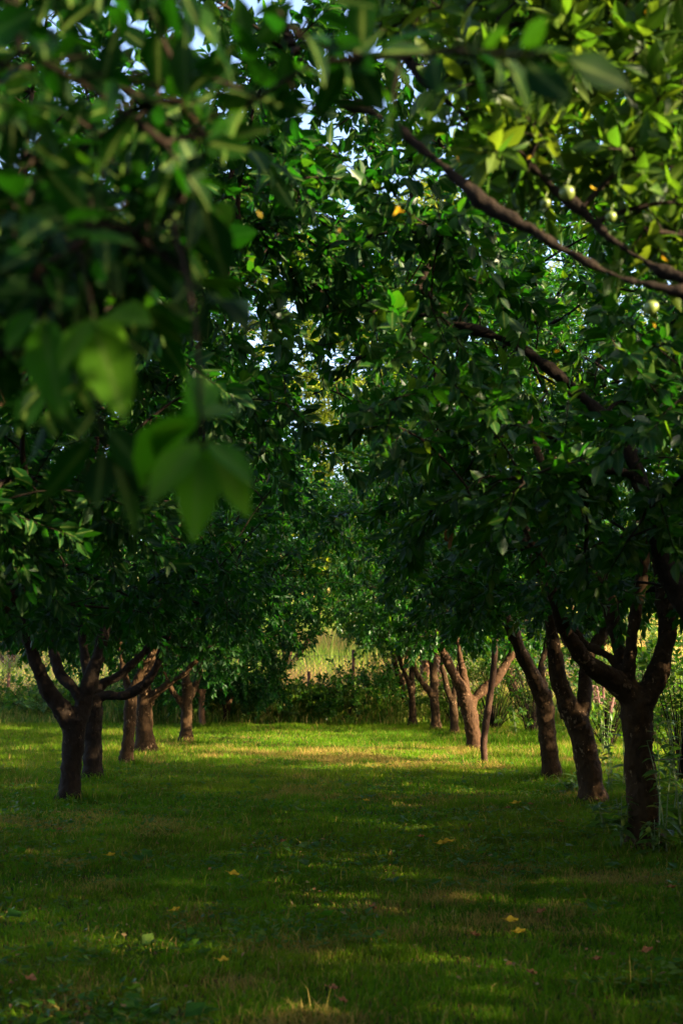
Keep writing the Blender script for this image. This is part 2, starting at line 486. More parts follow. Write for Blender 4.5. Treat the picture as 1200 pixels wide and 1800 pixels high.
# ---- right row, near to far
rowtree('thick forked dark trunk nearest on the right, three limbs rising from a low fork', 1,
    [(1133, 1490, 33), (1130, 1440, 30), (1127, 1380, 29), (1122, 1320, 29), (1119, 1265, 31), (1118, 1232, 31)],
    [(-.3, [(1112, 1235, 24), (1080, 1198, 20), (1050, 1180, 18), (1025, 1160, 16), (1005, 1128, 15), (985, 1092, 13)]),
     (.35, [(1112, 1215, 18), (1098, 1180, 14), (1080, 1112, 14), (1065, 1040, 16), (1040, 1000, 15), (1012, 972, 13), (987, 925, 9)]),
     (.1, [(1092, 1190, 10), (1075, 1160, 9), (1050, 1142, 8), (1025, 1128, 7)]),
     (-.1, [(1112, 1215, 16), (1105, 1180, 13), (1108, 1130, 12), (1120, 1060, 11), (1129, 1000, 11), (1131, 950, 11), (1128, 880, 9)]),
     (.15, [(1122, 1245, 26), (1150, 1195, 22), (1165, 1150, 18), (1172, 1100, 16), (1166, 1040, 14), (1156, 990, 12)])],
    zb=1.6, voxel=.010, nshoot=240, extend=.8)
rowtree('smooth brown leaning trunk lit warm on its lower right, second on the right', 1,
    [(1042, 1416, 25), (1036, 1370, 24), (1026, 1310, 22), (1014, 1272, 23), (1008, 1252, 22)],
    [(-.2, [(1003, 1258, 20), (990, 1222, 18), (978, 1180, 15), (972, 1130, 14), (968, 1080, 11), (965, 1000, 10), (965, 930, 10), (964, 870, 8)]),
     (.3, [(1014, 1268, 16), (1026, 1230, 14), (1028, 1190, 12), (1035, 1150, 12), (1055, 1120, 10), (1075, 1080, 8)])],
    zb=1.55, voxel=.011)
rowtree('straight slim trunk with a left leaning limb, third on the right', 1,
    [(968, 1372, 18), (965, 1330, 17), (962, 1290, 17), (958, 1250, 18), (952, 1216, 17)],
    [(-.2, [(950, 1222, 15), (935, 1186, 14), (915, 1146, 12), (902, 1115, 11), (888, 1080, 9)]),
     (.2, [(955, 1220, 9), (952, 1185, 8), (951, 1165, 6), (960, 1135, 6)])], zb=1.55, voxel=.012, prune=lambda p: p[0] > 2.35 and p[2] < 2.5)
rowtree('stout pinkish trunk with a wide V fork, sunlit behind the thin crooked stake', 1,
    [(836, 1320, 15), (831, 1290, 15), (826, 1260, 15), (820, 1232, 16)],
    [(-.2, [(818, 1238, 14), (810, 1208, 12), (798, 1188, 9), (785, 1160, 9), (773, 1132, 7)]),
     (.2, [(828, 1240, 10), (836, 1225, 8), (850, 1213, 9), (870, 1195, 9), (890, 1165, 8), (903, 1138, 7)]),
     (.1, [(822, 1232, 9), (817, 1200, 8), (812, 1175, 6)])], zb=1.4, voxel=.014, bark=BARK_MID, h=.5, prune=lambda p: p[0] > 2.35 and p[2] < 2.5)
rowtree('thin dark trunk just left of the stout pinkish V forked trunk', 1,
    [(798, 1292, 8), (797, 1255, 8), (795, 1225, 8)],
    [(-.1, [(795, 1240, 6), (787, 1215, 5), (781, 1190, 5), (776, 1165, 4)]), (.2, [(796, 1232, 6), (800, 1205, 5), (806, 1175, 4)])],
    zb=1.45, voxel=.014, h=.5, nshoot=170, prune=lambda p: p[0] > 2.35 and p[2] < 2.5)
rowtree('straight trunk with a long limb reaching left, in the far right group', 1,
    [(766, 1284, 10), (764, 1245, 9), (762, 1215, 9)],
    [(-.3, [(760, 1224, 7), (752, 1212, 6), (738, 1195, 5), (726, 1170, 5), (720, 1148, 4)]),
     (.2, [(762, 1222, 8), (762, 1190, 8), (760, 1150, 7)])], zb=1.45, voxel=.016, h=.5, nshoot=170, prune=lambda p: p[0] > 2.35 and p[2] < 2.5)
rowtree('slim upright trunk with a short left twig fork, far right group', 1,
    [(725, 1276, 7.5), (724, 1235, 7), (723, 1200, 7)],
    [(-.2, [(722, 1212, 5), (716, 1195, 5), (708, 1176, 4), (702, 1155, 4)]), (.2, [(723, 1205, 6), (724, 1180, 6), (726, 1150, 5)])],
    zb=1.4, voxel=.016, h=.5, nshoot=170)
rowtree('curved trunk bending left near the end of the right row', 1,
    [(713, 1266, 6), (711, 1235, 6), (704, 1200, 6)],
    [(-.2, [(706, 1210, 6), (700, 1190, 6), (694, 1165, 5), (690, 1145, 4)]), (.2, [(706, 1205, 5), (710, 1180, 4), (716, 1150, 4)])],
    zb=1.45, voxel=.018, h=.5, nshoot=160, leaf=LEAF_FRESH_LIT)  # lighter leaf colour stands in for sun on this crown
rowtree('last trunk of the right row, leaning left beside the green bush', 1,
    [(708, 1260, 6), (699, 1225, 6), (690, 1200, 5.5)],
    [(-.2, [(691, 1205, 6), (684, 1180, 5), (676, 1155, 5)]), (.2, [(691, 1202, 5), (690, 1170, 4), (692, 1150, 4)])],
    zb=1.4, voxel=.018, h=.5, nshoot=160, leaf=LEAF_FRESH_LIT)  # sunlit look of this end crown comes from its lighter leaves

# ---- left row
rowtree('dark Y shaped trunk nearest on the left, forking low over the grass', -1,
    [(121, 1409, 22), (124, 1370, 20), (128, 1320, 20), (130, 1290, 22), (131, 1264, 24)],
    [(-.2, [(126, 1272, 20), (110, 1246, 18), (92, 1225, 15), (75, 1195, 13), (62, 1160, 11), (51, 1130, 10), (44, 1100, 9)]),
     (.2, [(136, 1268, 18), (147, 1240, 15), (158, 1200, 14), (170, 1160, 13), (182, 1120, 12), (192, 1075, 10)]),
     (.3, [(146, 1238, 10), (128, 1210, 10), (107, 1188, 9), (97, 1158, 9), (91, 1125, 8)])],
    zb=1.6, voxel=.011, bark=BARK_SHADED, leaf=LEAF_DARK, nshoot=240)
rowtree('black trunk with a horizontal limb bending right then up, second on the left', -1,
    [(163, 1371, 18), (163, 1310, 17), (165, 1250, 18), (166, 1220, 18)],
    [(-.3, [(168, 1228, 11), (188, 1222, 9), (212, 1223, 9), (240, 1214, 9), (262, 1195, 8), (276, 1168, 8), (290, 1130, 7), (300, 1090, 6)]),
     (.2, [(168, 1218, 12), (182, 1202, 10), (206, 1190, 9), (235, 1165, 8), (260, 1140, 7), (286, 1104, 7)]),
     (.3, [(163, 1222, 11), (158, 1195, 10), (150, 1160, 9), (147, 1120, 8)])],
    zb=1.5, voxel=.012, bark=BARK_SHADED, leaf=LEAF_DARK, nshoot=230)
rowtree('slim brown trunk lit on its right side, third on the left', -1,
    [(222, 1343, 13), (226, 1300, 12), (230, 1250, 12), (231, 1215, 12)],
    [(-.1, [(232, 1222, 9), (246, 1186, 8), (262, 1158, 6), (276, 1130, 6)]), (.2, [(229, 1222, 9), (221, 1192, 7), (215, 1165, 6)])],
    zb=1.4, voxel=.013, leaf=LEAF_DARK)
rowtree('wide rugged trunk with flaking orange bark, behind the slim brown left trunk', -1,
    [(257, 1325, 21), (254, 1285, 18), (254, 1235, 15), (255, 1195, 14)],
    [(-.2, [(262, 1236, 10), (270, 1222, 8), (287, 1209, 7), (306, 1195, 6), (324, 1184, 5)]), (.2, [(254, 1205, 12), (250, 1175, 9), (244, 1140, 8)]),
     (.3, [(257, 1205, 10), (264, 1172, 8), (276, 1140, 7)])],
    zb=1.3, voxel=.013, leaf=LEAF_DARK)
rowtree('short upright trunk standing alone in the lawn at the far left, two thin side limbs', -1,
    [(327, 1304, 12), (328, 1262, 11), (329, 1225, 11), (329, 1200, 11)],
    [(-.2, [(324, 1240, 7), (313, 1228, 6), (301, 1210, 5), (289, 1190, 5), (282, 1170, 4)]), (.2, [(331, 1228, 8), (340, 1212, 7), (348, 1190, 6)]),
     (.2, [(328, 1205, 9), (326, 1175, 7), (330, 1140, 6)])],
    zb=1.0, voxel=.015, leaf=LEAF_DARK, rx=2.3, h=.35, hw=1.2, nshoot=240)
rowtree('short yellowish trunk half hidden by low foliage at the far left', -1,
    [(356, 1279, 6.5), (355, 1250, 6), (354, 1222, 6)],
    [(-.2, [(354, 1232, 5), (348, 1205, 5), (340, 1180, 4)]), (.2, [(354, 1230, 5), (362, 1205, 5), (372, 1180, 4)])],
    zb=.65, voxel=.016, leaf=LEAF_DARK, rx=2.3, ox=.5, h=.35, hw=.8, nshoot=280, bark=BARK_SUNLIT)
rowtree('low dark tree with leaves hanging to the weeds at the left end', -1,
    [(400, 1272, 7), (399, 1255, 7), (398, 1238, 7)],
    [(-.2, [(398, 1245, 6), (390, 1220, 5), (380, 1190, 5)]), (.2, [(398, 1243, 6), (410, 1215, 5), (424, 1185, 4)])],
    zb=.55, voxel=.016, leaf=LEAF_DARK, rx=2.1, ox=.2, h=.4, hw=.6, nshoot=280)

# ---- trees whose trunks stand just outside the frame
def world_limb(pts): return np.array(pts, float)
# right, nearest: its big limb leans into the frame and arches over the drive
T0 = tree('apple_tree', 'tree outside the right edge, thick dark limb leaning up left across the frame', RG,
    [world_limb([(1.98, 6.5, -.12, .14), (1.98, 6.5, 0, .125), (1.95, 6.5, .5, .11), (1.92, 6.5, .9, .12)]),
     np.concatenate([[[1.9, 6.5, .85, .09]], traced(6.45, [(1260, 1150, 22), (1200, 1060, 20), (1172, 995, 19), (1150, 930, 19), (1128, 855, 16), (1095, 772, 13), (1050, 724, 12), (990, 668, 11), (900, 603, 9), (800, 570, 8), (735, 550, 7), (660, 560, 6), (600, 600, 4)], .5)]),
     traced(7.6, [(800, 570, 6), (700, 590, 5), (620, 640, 5), (560, 690, 4)], .4) ,
     world_limb([(1.93, 6.5, .85, .09), (2.2, 6.4, 1.5, .07), (2.4, 6.3, 2.3, .055), (2.4, 6.1, 3.1, .04)]),
     world_limb([(1.93, 6.5, .85, .07), (1.75, 5.9, 1.5, .055), (1.6, 5.5, 2.2, .045), (1.3, 5.2, 2.9, .03)])],
    (1.98, 6.5, 0), dict(cx=1.55, cy=6.6, zc=3.15, rx=2.6, ry=1.7, rz=1.95, zb=1.75), nshoot=340, per=26, bark=BARK_SHADED, keep=avenue(1, .75, 1.4), voxel=.011, extend=.5, hi=True)
tree('apple_tree', 'tree outside the left edge, black limb rising from the corner of the dark crown', LG,
    [world_limb([(-2.45, 9.1, -.12, .15), (-2.45, 9.1, 0, .13), (-2.45, 9.1, .5, .11), (-2.43, 9.1, .9, .12)]),
     np.concatenate([[[-2.42, 9.1, .85, .09]], traced(9.0, [(-20, 1095, 22), (25, 1045, 20), (62, 998, 17), (100, 930, 14), (150, 840, 10)], -.3)]),
     world_limb([(-2.43, 9.1, .85, .08), (-2.7, 9.2, 1.5, .06), (-2.8, 9.3, 2.3, .05)]),
     world_limb([(-2.43, 9.1, .85, .08), (-2.3, 8.5, 1.5, .06), (-2.1, 8.1, 2.2, .05), (-1.9, 7.8, 2.9, .03)])],
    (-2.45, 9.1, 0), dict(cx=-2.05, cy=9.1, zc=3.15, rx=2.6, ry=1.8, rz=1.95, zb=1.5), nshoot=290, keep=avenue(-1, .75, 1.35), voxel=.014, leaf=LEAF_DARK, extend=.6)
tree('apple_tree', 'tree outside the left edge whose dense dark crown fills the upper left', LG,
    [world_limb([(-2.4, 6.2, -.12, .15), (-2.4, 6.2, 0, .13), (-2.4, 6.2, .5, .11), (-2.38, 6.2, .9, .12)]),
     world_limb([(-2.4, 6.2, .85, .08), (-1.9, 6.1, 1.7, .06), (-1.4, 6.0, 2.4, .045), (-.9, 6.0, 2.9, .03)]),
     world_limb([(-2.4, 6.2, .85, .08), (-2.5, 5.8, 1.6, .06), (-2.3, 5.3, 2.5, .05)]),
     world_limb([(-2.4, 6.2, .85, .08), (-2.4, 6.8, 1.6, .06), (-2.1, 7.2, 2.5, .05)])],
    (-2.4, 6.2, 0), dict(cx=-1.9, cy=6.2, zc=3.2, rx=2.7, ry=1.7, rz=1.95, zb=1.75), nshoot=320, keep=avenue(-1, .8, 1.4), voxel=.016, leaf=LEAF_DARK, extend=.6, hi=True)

# ---- nearest right tree: bright leafy boughs sweeping in from the right edge
def hero_pts(poly_fn, n):
    out = []
    while len(out) < n:
        q = poly_fn()
        if q is not None: out.append(q)
    return np.array(out)
def fr_pts():
    px, py = rng.uniform(640, 1290), rng.uniform(-120, 560)
    lim = 130 + (px - 640) * .62            # boughs descend to the right
    if py > lim + 40: return None
    if px < 820 and rng.random() < .45: return None
    return at(px, py - 20, rng.uniform(3.45, 4.4))
NR = tree('apple_tree', 'nearest tree on the right, bright yellow green boughs sweeping in across the top', RG,
    [world_limb([(2.0, 3.8, -.12, .14), (2.0, 3.8, 0, .125), (2.0, 3.8, .5, .11), (1.95, 3.75, .95, .12)]),
     np.concatenate([[[1.95, 3.75, .9, .07], [1.4, 3.55, 1.7, .035]], traced(3.35, [(1320, 545, 18), (1200, 515, 15), (1100, 490, 14), (1000, 445, 14), (900, 385, 13), (860, 365, 13), (800, 310, 10), (750, 270, 10), (690, 220, 10), (640, 190, 8), (585, 172, 6)], .15)]),
     np.concatenate([[[1.4, 3.55, 1.7, .03]], traced(3.5, [(1300, 520, 11), (1200, 490, 11), (1140, 465, 10), (1080, 425, 9), (1020, 370, 9), (960, 320, 9), (900, 262, 10), (830, 215, 10), (755, 150, 10), (700, 80, 9), (650, 10, 8), (620, -60, 6)], .25)]),
     traced(3.62, [(903, 290, 10), (906, 210, 7), (893, 110, 7), (872, 20, 6), (860, -60, 5)], .1),
     world_limb([(1.95, 3.75, .9, .08), (2.2, 3.5, 1.7, .06), (2.2, 3.2, 2.5, .04)]),
     world_limb([(1.95, 3.75, .9, .08), (2.1, 4.2, 1.7, .06), (1.9, 4.5, 2.5, .05), (1.6, 4.6, 3.2, .03)])],
    (2.0, 3.8, 0), dict(cx=2.1, cy=3.9, zc=3.2, rx=1.7, ry=1.4, rz=1.6, zb=2.0), nshoot=45, per=12, sub=2, hi=True, bark=BARK_SHADED, leaf=LEAF_FRESH_LIT,
    keep=lambda p: p[0] > 1.0 or p[2] > 2.9, extra=hero_pts(fr_pts, 105), voxel=.008, extend=.3, Lr=(.06, .105), droop=-.25, sl=(.05, .14), flat=.4, spur=4, wratio=.42, tmax=.009)

# ---- nearest left tree: big soft dark leaves hanging close to the lens
def fl_pts():
    px, py = rng.uniform(-160, 470), rng.uniform(-160, 720)
    if px > 430 - .25 * py + rng.normal(0, 25): return None
    if py > 560 and px > 230: return None
    return at(px, py, rng.uniform(1.7, 2.9))
hl = [at(*q) for q in [(60, 480, 1.7), (150, 420, 1.75), (310, 470, 1.8), (520, 60, 1.8), (560, 110, 1.85), (800, 90, 1.75)]]
NL = tree('apple_tree', 'nearest tree on the left, large blurred dark leaves hanging close to the camera', LG,
    [world_limb([(-2.3, 2.9, -.12, .14), (-2.3, 2.9, 0, .125), (-2.3, 2.9, .5, .11), (-2.25, 2.9, .95, .12)]),
     world_limb([(-2.25, 2.9, .9, .07), (-1.7, 2.7, 1.7, .03), (-1.1, 2.4, 2.15, .011), (-.65, 2.25, 2.2, .007), (-.3, 2.1, 2.12, .006), (-.18, 1.9, 1.95, .004)]),
     world_limb([(-1.1, 2.4, 2.15, .010), (-.6, 2.3, 2.35, .007), (-.1, 2.1, 2.35, .006), (.12, 1.95, 2.22, .004)]),
     world_limb([(-2.25, 2.9, .9, .08), (-2.5, 2.7, 1.7, .06), (-2.5, 2.5, 2.5, .04)]),
     world_limb([(-2.25, 2.9, .9, .08), (-2.2, 3.4, 1.7, .06), (-1.9, 3.6, 2.5, .05), (-1.6, 3.6, 3.2, .03)])],
    (-2.3, 2.9, 0), dict(cx=-2.2, cy=3.1, zc=3.2, rx=1.7, ry=1.5, rz=1.6, zb=1.7), nshoot=110, per=9, sub=1, hi=True, leaf=LEAF_NEAR_SHADED,
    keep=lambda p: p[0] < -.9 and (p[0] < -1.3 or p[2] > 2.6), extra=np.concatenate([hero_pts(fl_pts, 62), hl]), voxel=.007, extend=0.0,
    Lr=(.06, .105), droop=.6, sl=(.06, .17), flat=.5, spur=2, wratio=.46, tmax=.0055)

# leaf sprays hanging close to the lens, leaf by leaf: base pixel, tip pixel, depth at base and tip
def spray(root, leaves, mat, name='leaf_spray'):
    m = MB(); b0 = np.array(root.location)
    P, T = [], []
    for bx, by, tx, ty, d0, d1 in leaves:
        P.append(at(bx, by, d0)); T.append(at(tx, ty, d1))
    P, T = np.array(P), np.array(T); d = T - P; L = np.linalg.norm(d, axis=1); d = norm(d)
    n = norm(np.array([0, -.75, .6]) + rng.normal(0, .3, P.shape)); n = norm(n - (n * d).sum(-1, keepdims=True) * d)
    leaves_into(m, P, d, n, L, L * rng.uniform(.42, .52, len(L)), rng.uniform(.05, .3, len(L)), True)
    return m.build(name, mat, root, True, b0)
spray(NL, [(352, 775, 256, 885, 1.6, 1.56), (350, 780, 298, 905, 1.6, 1.64), (352, 790, 342, 952, 1.6, 1.58), (358, 790, 366, 872, 1.6, 1.67),
           (364, 776, 448, 838, 1.6, 1.55), (368, 786, 450, 912, 1.6, 1.66), (345, 740, 262, 760, 1.6, 1.7), (348, 730, 318, 650, 1.6, 1.5),
           (352, 735, 405, 700, 1.6, 1.72), (350, 715, 372, 640, 1.6, 1.66), (346, 725, 232, 800, 1.62, 1.75)], LEAF_SPRAY_LIT)
spray(NL, [(168, 575, 218, 728, 1.65, 1.6), (172, 570, 240, 630, 1.65, 1.72), (160, 580, 148, 690, 1.65, 1.7), (165, 560, 100, 640, 1.65, 1.6),
           (75, 560, 98, 722, 1.7, 1.64), (70, 560, 40, 690, 1.7, 1.78), (180, 560, 250, 540, 1.65, 1.55), (60, 545, 5, 600, 1.7, 1.66)], LEAF_SPRAY_LIT)
m = MB(); C = catmull(np.array([at(300, 380, 1.75), at(335, 520, 1.68), at(350, 650, 1.62), at(352, 730, 1.6), at(358, 792, 1.6)]), 5)
m.tube(C, np.linspace(.0035, .0018, len(C)), 6)
C = catmull(np.array([at(120, 380, 1.8), at(150, 480, 1.7), at(168, 578, 1.65)]), 5); m.tube(C, np.linspace(.003, .0015, len(C)), 6)
C = catmull(np.array([at(20, 400, 1.85), at(55, 490, 1.75), at(72, 565, 1.7)]), 5); m.tube(C, np.linspace(.003, .0015, len(C)), 6)
m.build('hanging_twig', TWIG, NL, True, np.array(NL.location))

# yellowed leaves and small green apples on the nearest right tree
b0 = np.array(NR.location)
for px, py, d in [(392, 412, 3.4), (461, 384, 3.5), (594, 404, 3.4), (712, 372, 3.3), (700, 362, 3.3), (806, 282, 3.45), (764, 283, 3.5), (1117, 243, 3.6),
                  (1133, 18, 3.7), (1038, 326, 3.4), (1163, 449, 3.4), (1148, 570, 3.35), (930, 272, 3.5), (832, 55, 3.6), (1168, 118, 3.6), (975, 620, 3.6)]:
    m = MB(); P = at(px, py, d)[None]; dd = norm(rng.normal(size=(1, 3)) + np.array([0, 0, -.4])); nn = norm(np.cross(dd, rng.normal(size=(1, 3))))
    L = rng.uniform(.018, .030, 1); leaves_into(m, P, dd, nn, L, L * .6, np.array([.3]), True)
    m.build('yellow_leaf', YELLOW, NR, True, b0)
for px, py, d, r in [(1144, 541, 3.38, .019), (996, 339, 3.5, .020), (1073, 381, 3.5, .014), (958, 357, 3.55, .013)]:
    m = MB(); c0 = at(px, py, d); th = np.linspace(0, math.pi, 13)
    prof = np.array([(max(.02, math.sin(t) * (1 + .08 * math.cos(t))), math.cos(t) - .22 * math.exp(-(t / .45) ** 2)) for t in th]) * r
    m.tube(np.array([c0 + [0, 0, z] for _, z in prof]), prof[:, 0], 16, True)
    m.tube(np.array([c0 + [0, 0, r * .7], c0 + [r * .15, 0, r * 1.5], c0 + [r * .5, 0, r * 2.4]]), [.0018, .0014, .0012], 6)
    m.build('apple', APPLE, NR, True, b0)
# withered brown leaf cluster hanging in the right crown
m = MB(); n_ = 16; P = np.array([at(788 + rng.normal(0, 4), y, 7.6) for y in np.linspace(895, 945, n_)])
d = norm(rng.normal(0, .5, (n_, 3)) + np.array([0, 0, -1.])); nn = norm(np.cross(d, rng.normal(size=(n_, 3)))); L = rng.uniform(.03, .065, n_)
leaves_into(m, P, d, nn, L, L * .5, rng.uniform(.3, .8, n_), True)
m.build('withered_leaves', RUST, T0, True, np.array(T0.location))

# ---- generic orchard trees: shared meshes, copied
def generic(name, label, group, x, y, h=4.9, zb=.9, leaf=None, nshoot=300, seedrot=0, r=2.2, cat='tree', bark=None, per=26, trunk_r=.11, sub=3, Lr=(.055, .098)):
    L = [world_limb([(x, y, -.12, trunk_r * 1.25), (x, y, 0, trunk_r * 1.15), (x + .02, y, .5, trunk_r), (x, y, .9, trunk_r * 1.05)])]
    for k in range(4):
        a = k * 1.57 + rng.uniform(-.4, .4)
        d = np.array([math.cos(a), math.sin(a), 0])
        b = np.array([x, y, .85])
        L.append(np.array([[*b, .08], [*(b + d * .45 + [0, 0, .55]), .065], [*(b + d * .8 + [0, 0, 1.2]), .055], [*(b + d * 1.0 + [0, 0, 1.9]), .04]]))
    return tree(name, label, group, L, (x, y, 0), dict(cx=x, cy=y, zc=(h + zb) / 2, rx=r, ry=r, rz=(h - zb) / 2 * 1.05, zb=zb),
                nshoot=nshoot, per=per, leaf=leaf, bark=bark, voxel=.018, extend=.7, cat=cat, sub=sub, Lr=Lr)

def copy_tree(src, loc, rot, s, label, group):
    r = src.copy(); COL.objects.link(r)
    r.location = loc; r.rotation_euler = (0, 0, rot); r.scale = (s, s, s)
    r['label'] = label; r['group'] = group
    for ch in list(src.children):
        c = ch.copy(); COL.objects.link(c); c.parent = r
    return r
SG = 'trees of the neighbouring row on the right'
g1 = generic('apple_tree', 'leafy tree of the next row right, sunlit leaves glowing behind the right trunks', SG, 8.2, 24.0, zb=.55)
for i, (x, y, s) in enumerate([(8.9, 20.5, 1.0), (9.6, 31.0, .95), (5.3, 31.6, 1.05), (8.3, 7.6, 1.0), (8.3, 4.4, 1.0), (8.3, 1.7, 1.0), (8.4, -1.0, 1.0), (10.4, -2.0, 1.15), (10.2, 12.0, 1.15), (10.3, 9.2, 1.15), (10.2, 6.4, 1.15), (10.4, 3.6, 1.15), (10.2, .8, 1.0), (6.4, 10.6, 1.05), (6.1, 8.4, 1.0), (6.4, 6.2, 1.0), (6.2, 4.0, 1.0), (6.3, 1.5, .75), (6.2, -1, .8)]):
    lab = ['sunlit tree of the next row right, seen between second and third right trunks',
           'pale leafy tree of the next row right, seen behind the stake and V forked trunk',
           'farthest tree of the next row right, glowing behind the far right trunk group'][i] if i < 3 else 'unseen neighbouring row apple tree added at right to block the sun'
    copy_tree(g1, (x, y, 0), 1.1 * i + .4, s, lab, SG)  # copies outside the frame are added to keep low sun off the lawn
BG = 'unseen orchard trees added behind the camera for shade'  # added out of view to darken the near part of the drive
for i, (x, y) in enumerate([(3.25, .7), (3.0, -1.7), (3.0, -4.2), (-3.3, -.3), (-3.0, -3.0), (.4, -5.5)]):
    copy_tree(g1, (x, y, 0), 2.0 * i, 1.13 if i == 0 else 1.0, 'unseen orchard apple tree added behind the viewpoint to block light', BG)
g2 = generic('tall_tree', 'tall tree beyond the fence, its sunlit yellow green top above the gap', 'tall trees beyond the fence', -1.4, 36.0, h=12, zb=3.0, r=3.7, leaf=LEAF_TALL_SUNLIT, trunk_r=.16, nshoot=560, sub=4, Lr=(.08, .14))
for i, (x, y, s, lab) in enumerate([(2.4, 38.5, 1.15, 'tallest tree beyond the fence, directly behind the bright gap'),
                                    (7.0, 37.5, .9, 'tall tree beyond the fence behind the far end of the right row'),
                                    (-8.5, 37.0, .95, 'tall tree beyond the fence behind the far end of the left row')]):
    copy_tree(g2, (x, y, 0), 1.3 + i, s, lab, 'tall trees beyond the fence')

# ------------------------------------------------------------------ pale sunlit trunks and dark trunk in the verge on the right
def bare(name, label, pts, D, mat, leafpts, leaf=LEAF, group=None, per=18):
    t = traced(D, pts); base = np.array([t[0, 0], D, 0.0]); foot = t[0].copy(); foot[2] = -.1
    t = np.concatenate([[foot], t])
    top = t[-1]
    l1 = np.array([top, [top[0] - .3, D + .1, top[2] + .6, top[3] * .7], [top[0] - .5, D + .2, top[2] + 1.3, top[3] * .4]])
    l2 = np.array([top, [top[0] + .3, D + .2, top[2] + .7, top[3] * .7], [top[0] + .6, D + .3, top[2] + 1.4, top[3] * .4]])
    return tree(name, label, group, [t, l1, l2], base, dict(cx=top[0], cy=D, zc=top[2] + 1.4, rx=1.5, ry=1.2, rz=1.4, zb=top[2] + .25),
                nshoot=leafpts, per=per, leaf=leaf, bark=mat, voxel=.018, extend=.5)
bare('verge_tree', 'pale pink trunk sunlit between two dark trunks in the far right group', [(747, 1262, 9), (746, 1210, 9), (745, 1150, 9)], 29.5, BARK_SUNLIT, 70, group='trees in the right verge')
bare('verge_tree', 'second pale trunk sunlit just right of the long limbed far trunk', [(776, 1264, 8), (774, 1210, 8), (773, 1170, 7)], 29.0, BARK_SUNLIT, 60, group='trees in the right verge')
bare('verge_tree', 'dark leaning trunk in the bushes behind the V forked tree', [(913, 1262, 11), (902, 1215, 10), (893, 1170, 9)], 26.5, BARK, 70, group='trees in the right verge', leaf=LEAF_BUSH)

# ------------------------------------------------------------------ stake
st = MB()
t = traced(ground_at(853, 1342)[1], [(853, 1342, 4), (850, 1325, 6), (850, 1300, 6.2), (856, 1255, 6.2), (862, 1215, 5.8), (867, 1175, 5.5), (870, 1130, 5), (872, 1095, 4.6)])
t[0, 2] = -.1
cc = catmull(t, 5); cc[:, 3] *= 1 + .09 * np.sin(np.arange(len(cc)) * 2.1)
st.tube(cc[:, :3], cc[:, 3], 10)
so = st.build('wooden_stake', STAKE, None, True)
tag(so, 'thin crooked brown stake standing in the lawn before the V forked tree', 'stake')

# ------------------------------------------------------------------ terrain
def vnoise(x, y, s, seed):
    r = np.random.default_rng(seed); g = r.random((256, 256))
    x, y = np.asarray(x) * s + 91.3, np.asarray(y) * s + 57.7
    xi, yi = np.floor(x).astype(int), np.floor(y).astype(int); fx, fy = x - xi, y - yi
    fx, fy = fx * fx * (3 - 2 * fx), fy * fy * (3 - 2 * fy)
    G = lambda a, b: g[a % 256, b % 256]
    return (G(xi, yi) * (1 - fx) + G(xi + 1, yi) * fx) * (1 - fy) + (G(xi, yi + 1) * (1 - fx) + G(xi + 1, yi + 1) * fx) * fy

def gz(x, y):  # lawn undulation
    return .03 * (vnoise(x, y, .5, 3) - .5)
def sheet(name, xs, ys, zf, mat):
    X, Y = np.meshgrid(xs, ys); Z = zf(X, Y)
    V = np.stack([X, Y, Z], -1).reshape(-1, 3); nx, ny = len(xs), len(ys)
    i, j = np.meshgrid(np.arange(nx - 1), np.arange(ny - 1)); k = (j * nx + i).ravel()
    m = MB(); m.add(V, None, np.stack([k, k + 1, k + nx + 1, k + nx], -1))
    o = m.build(name, mat, None, True); tag(o, kind='structure'); return o
xs = np.concatenate([np.linspace(-400, -14, 14), np.linspace(-12, 12, 121), np.linspace(14, 400, 14)])
ys = np.concatenate([np.linspace(-200, -3, 8), np.linspace(-2, 30, 161), np.linspace(31, 600, 20)])
sheet('ground', xs, ys, lambda X, Y: np.where((np.abs(X) < 12.5) & (Y > -2.5) & (Y < 30.5), gz(X, Y), 0) - .012, SOIL)
def hz(X, Y):
    t = np.clip(Y - 29.5, 0, None)
    return .02 + .125 * t * (1 - np.exp(-t / 4)) * np.where(Y > 100, np.clip(1 - (Y - 100) / 200, .35, 1), 1) + .4 * (vnoise(X, Y, .12, 5) - .5) * np.clip(t / 6, 0, 1)
sheet('hillside', np.linspace(-120, 120, 121), np.concatenate([np.linspace(29.5, 60, 62), np.linspace(62, 220, 40)]), hz, HILL)

# ------------------------------------------------------------------ grass
def blades(mb, X, Y, Z, H, Wd, lean, col, seg2):
    n = len(X)
    a = rng.uniform(0, 6.283, n); la = rng.uniform(0, 6.283, n)
    side = np.stack([np.cos(a), np.sin(a), np.zeros(n)], -1) * (Wd / 2)[:, None]
    ln = np.stack([np.cos(la), np.sin(la), np.zeros(n)], -1) * (lean * H)[:, None]
    B = np.stack([X, Y, Z], -1)
    up = np.array([0, 0, 1.])
    if seg2:
        M = B + ln * .35 + up * (H * .6)[:, None]; T = B + ln * 1.25 + up * (H * (1 - .25 * lean))[:, None]
        V = np.stack([B - side, B + side, M - side * .8, M + side * .8, T], 1)
        tr = np.array([(0, 1, 3), (0, 3, 2), (2, 3, 4)]); k = 5
    else:
        T = B + ln + up * H[:, None]
        V = np.stack([B - side, B + side, T], 1); tr = np.array([(0, 1, 2)]); k = 3
    F = (np.arange(n)[:, None, None] * k + tr[None]).reshape(-1, 3)
    mb.add(V.reshape(-1, 3), F, None, np.repeat(col, k, 0))

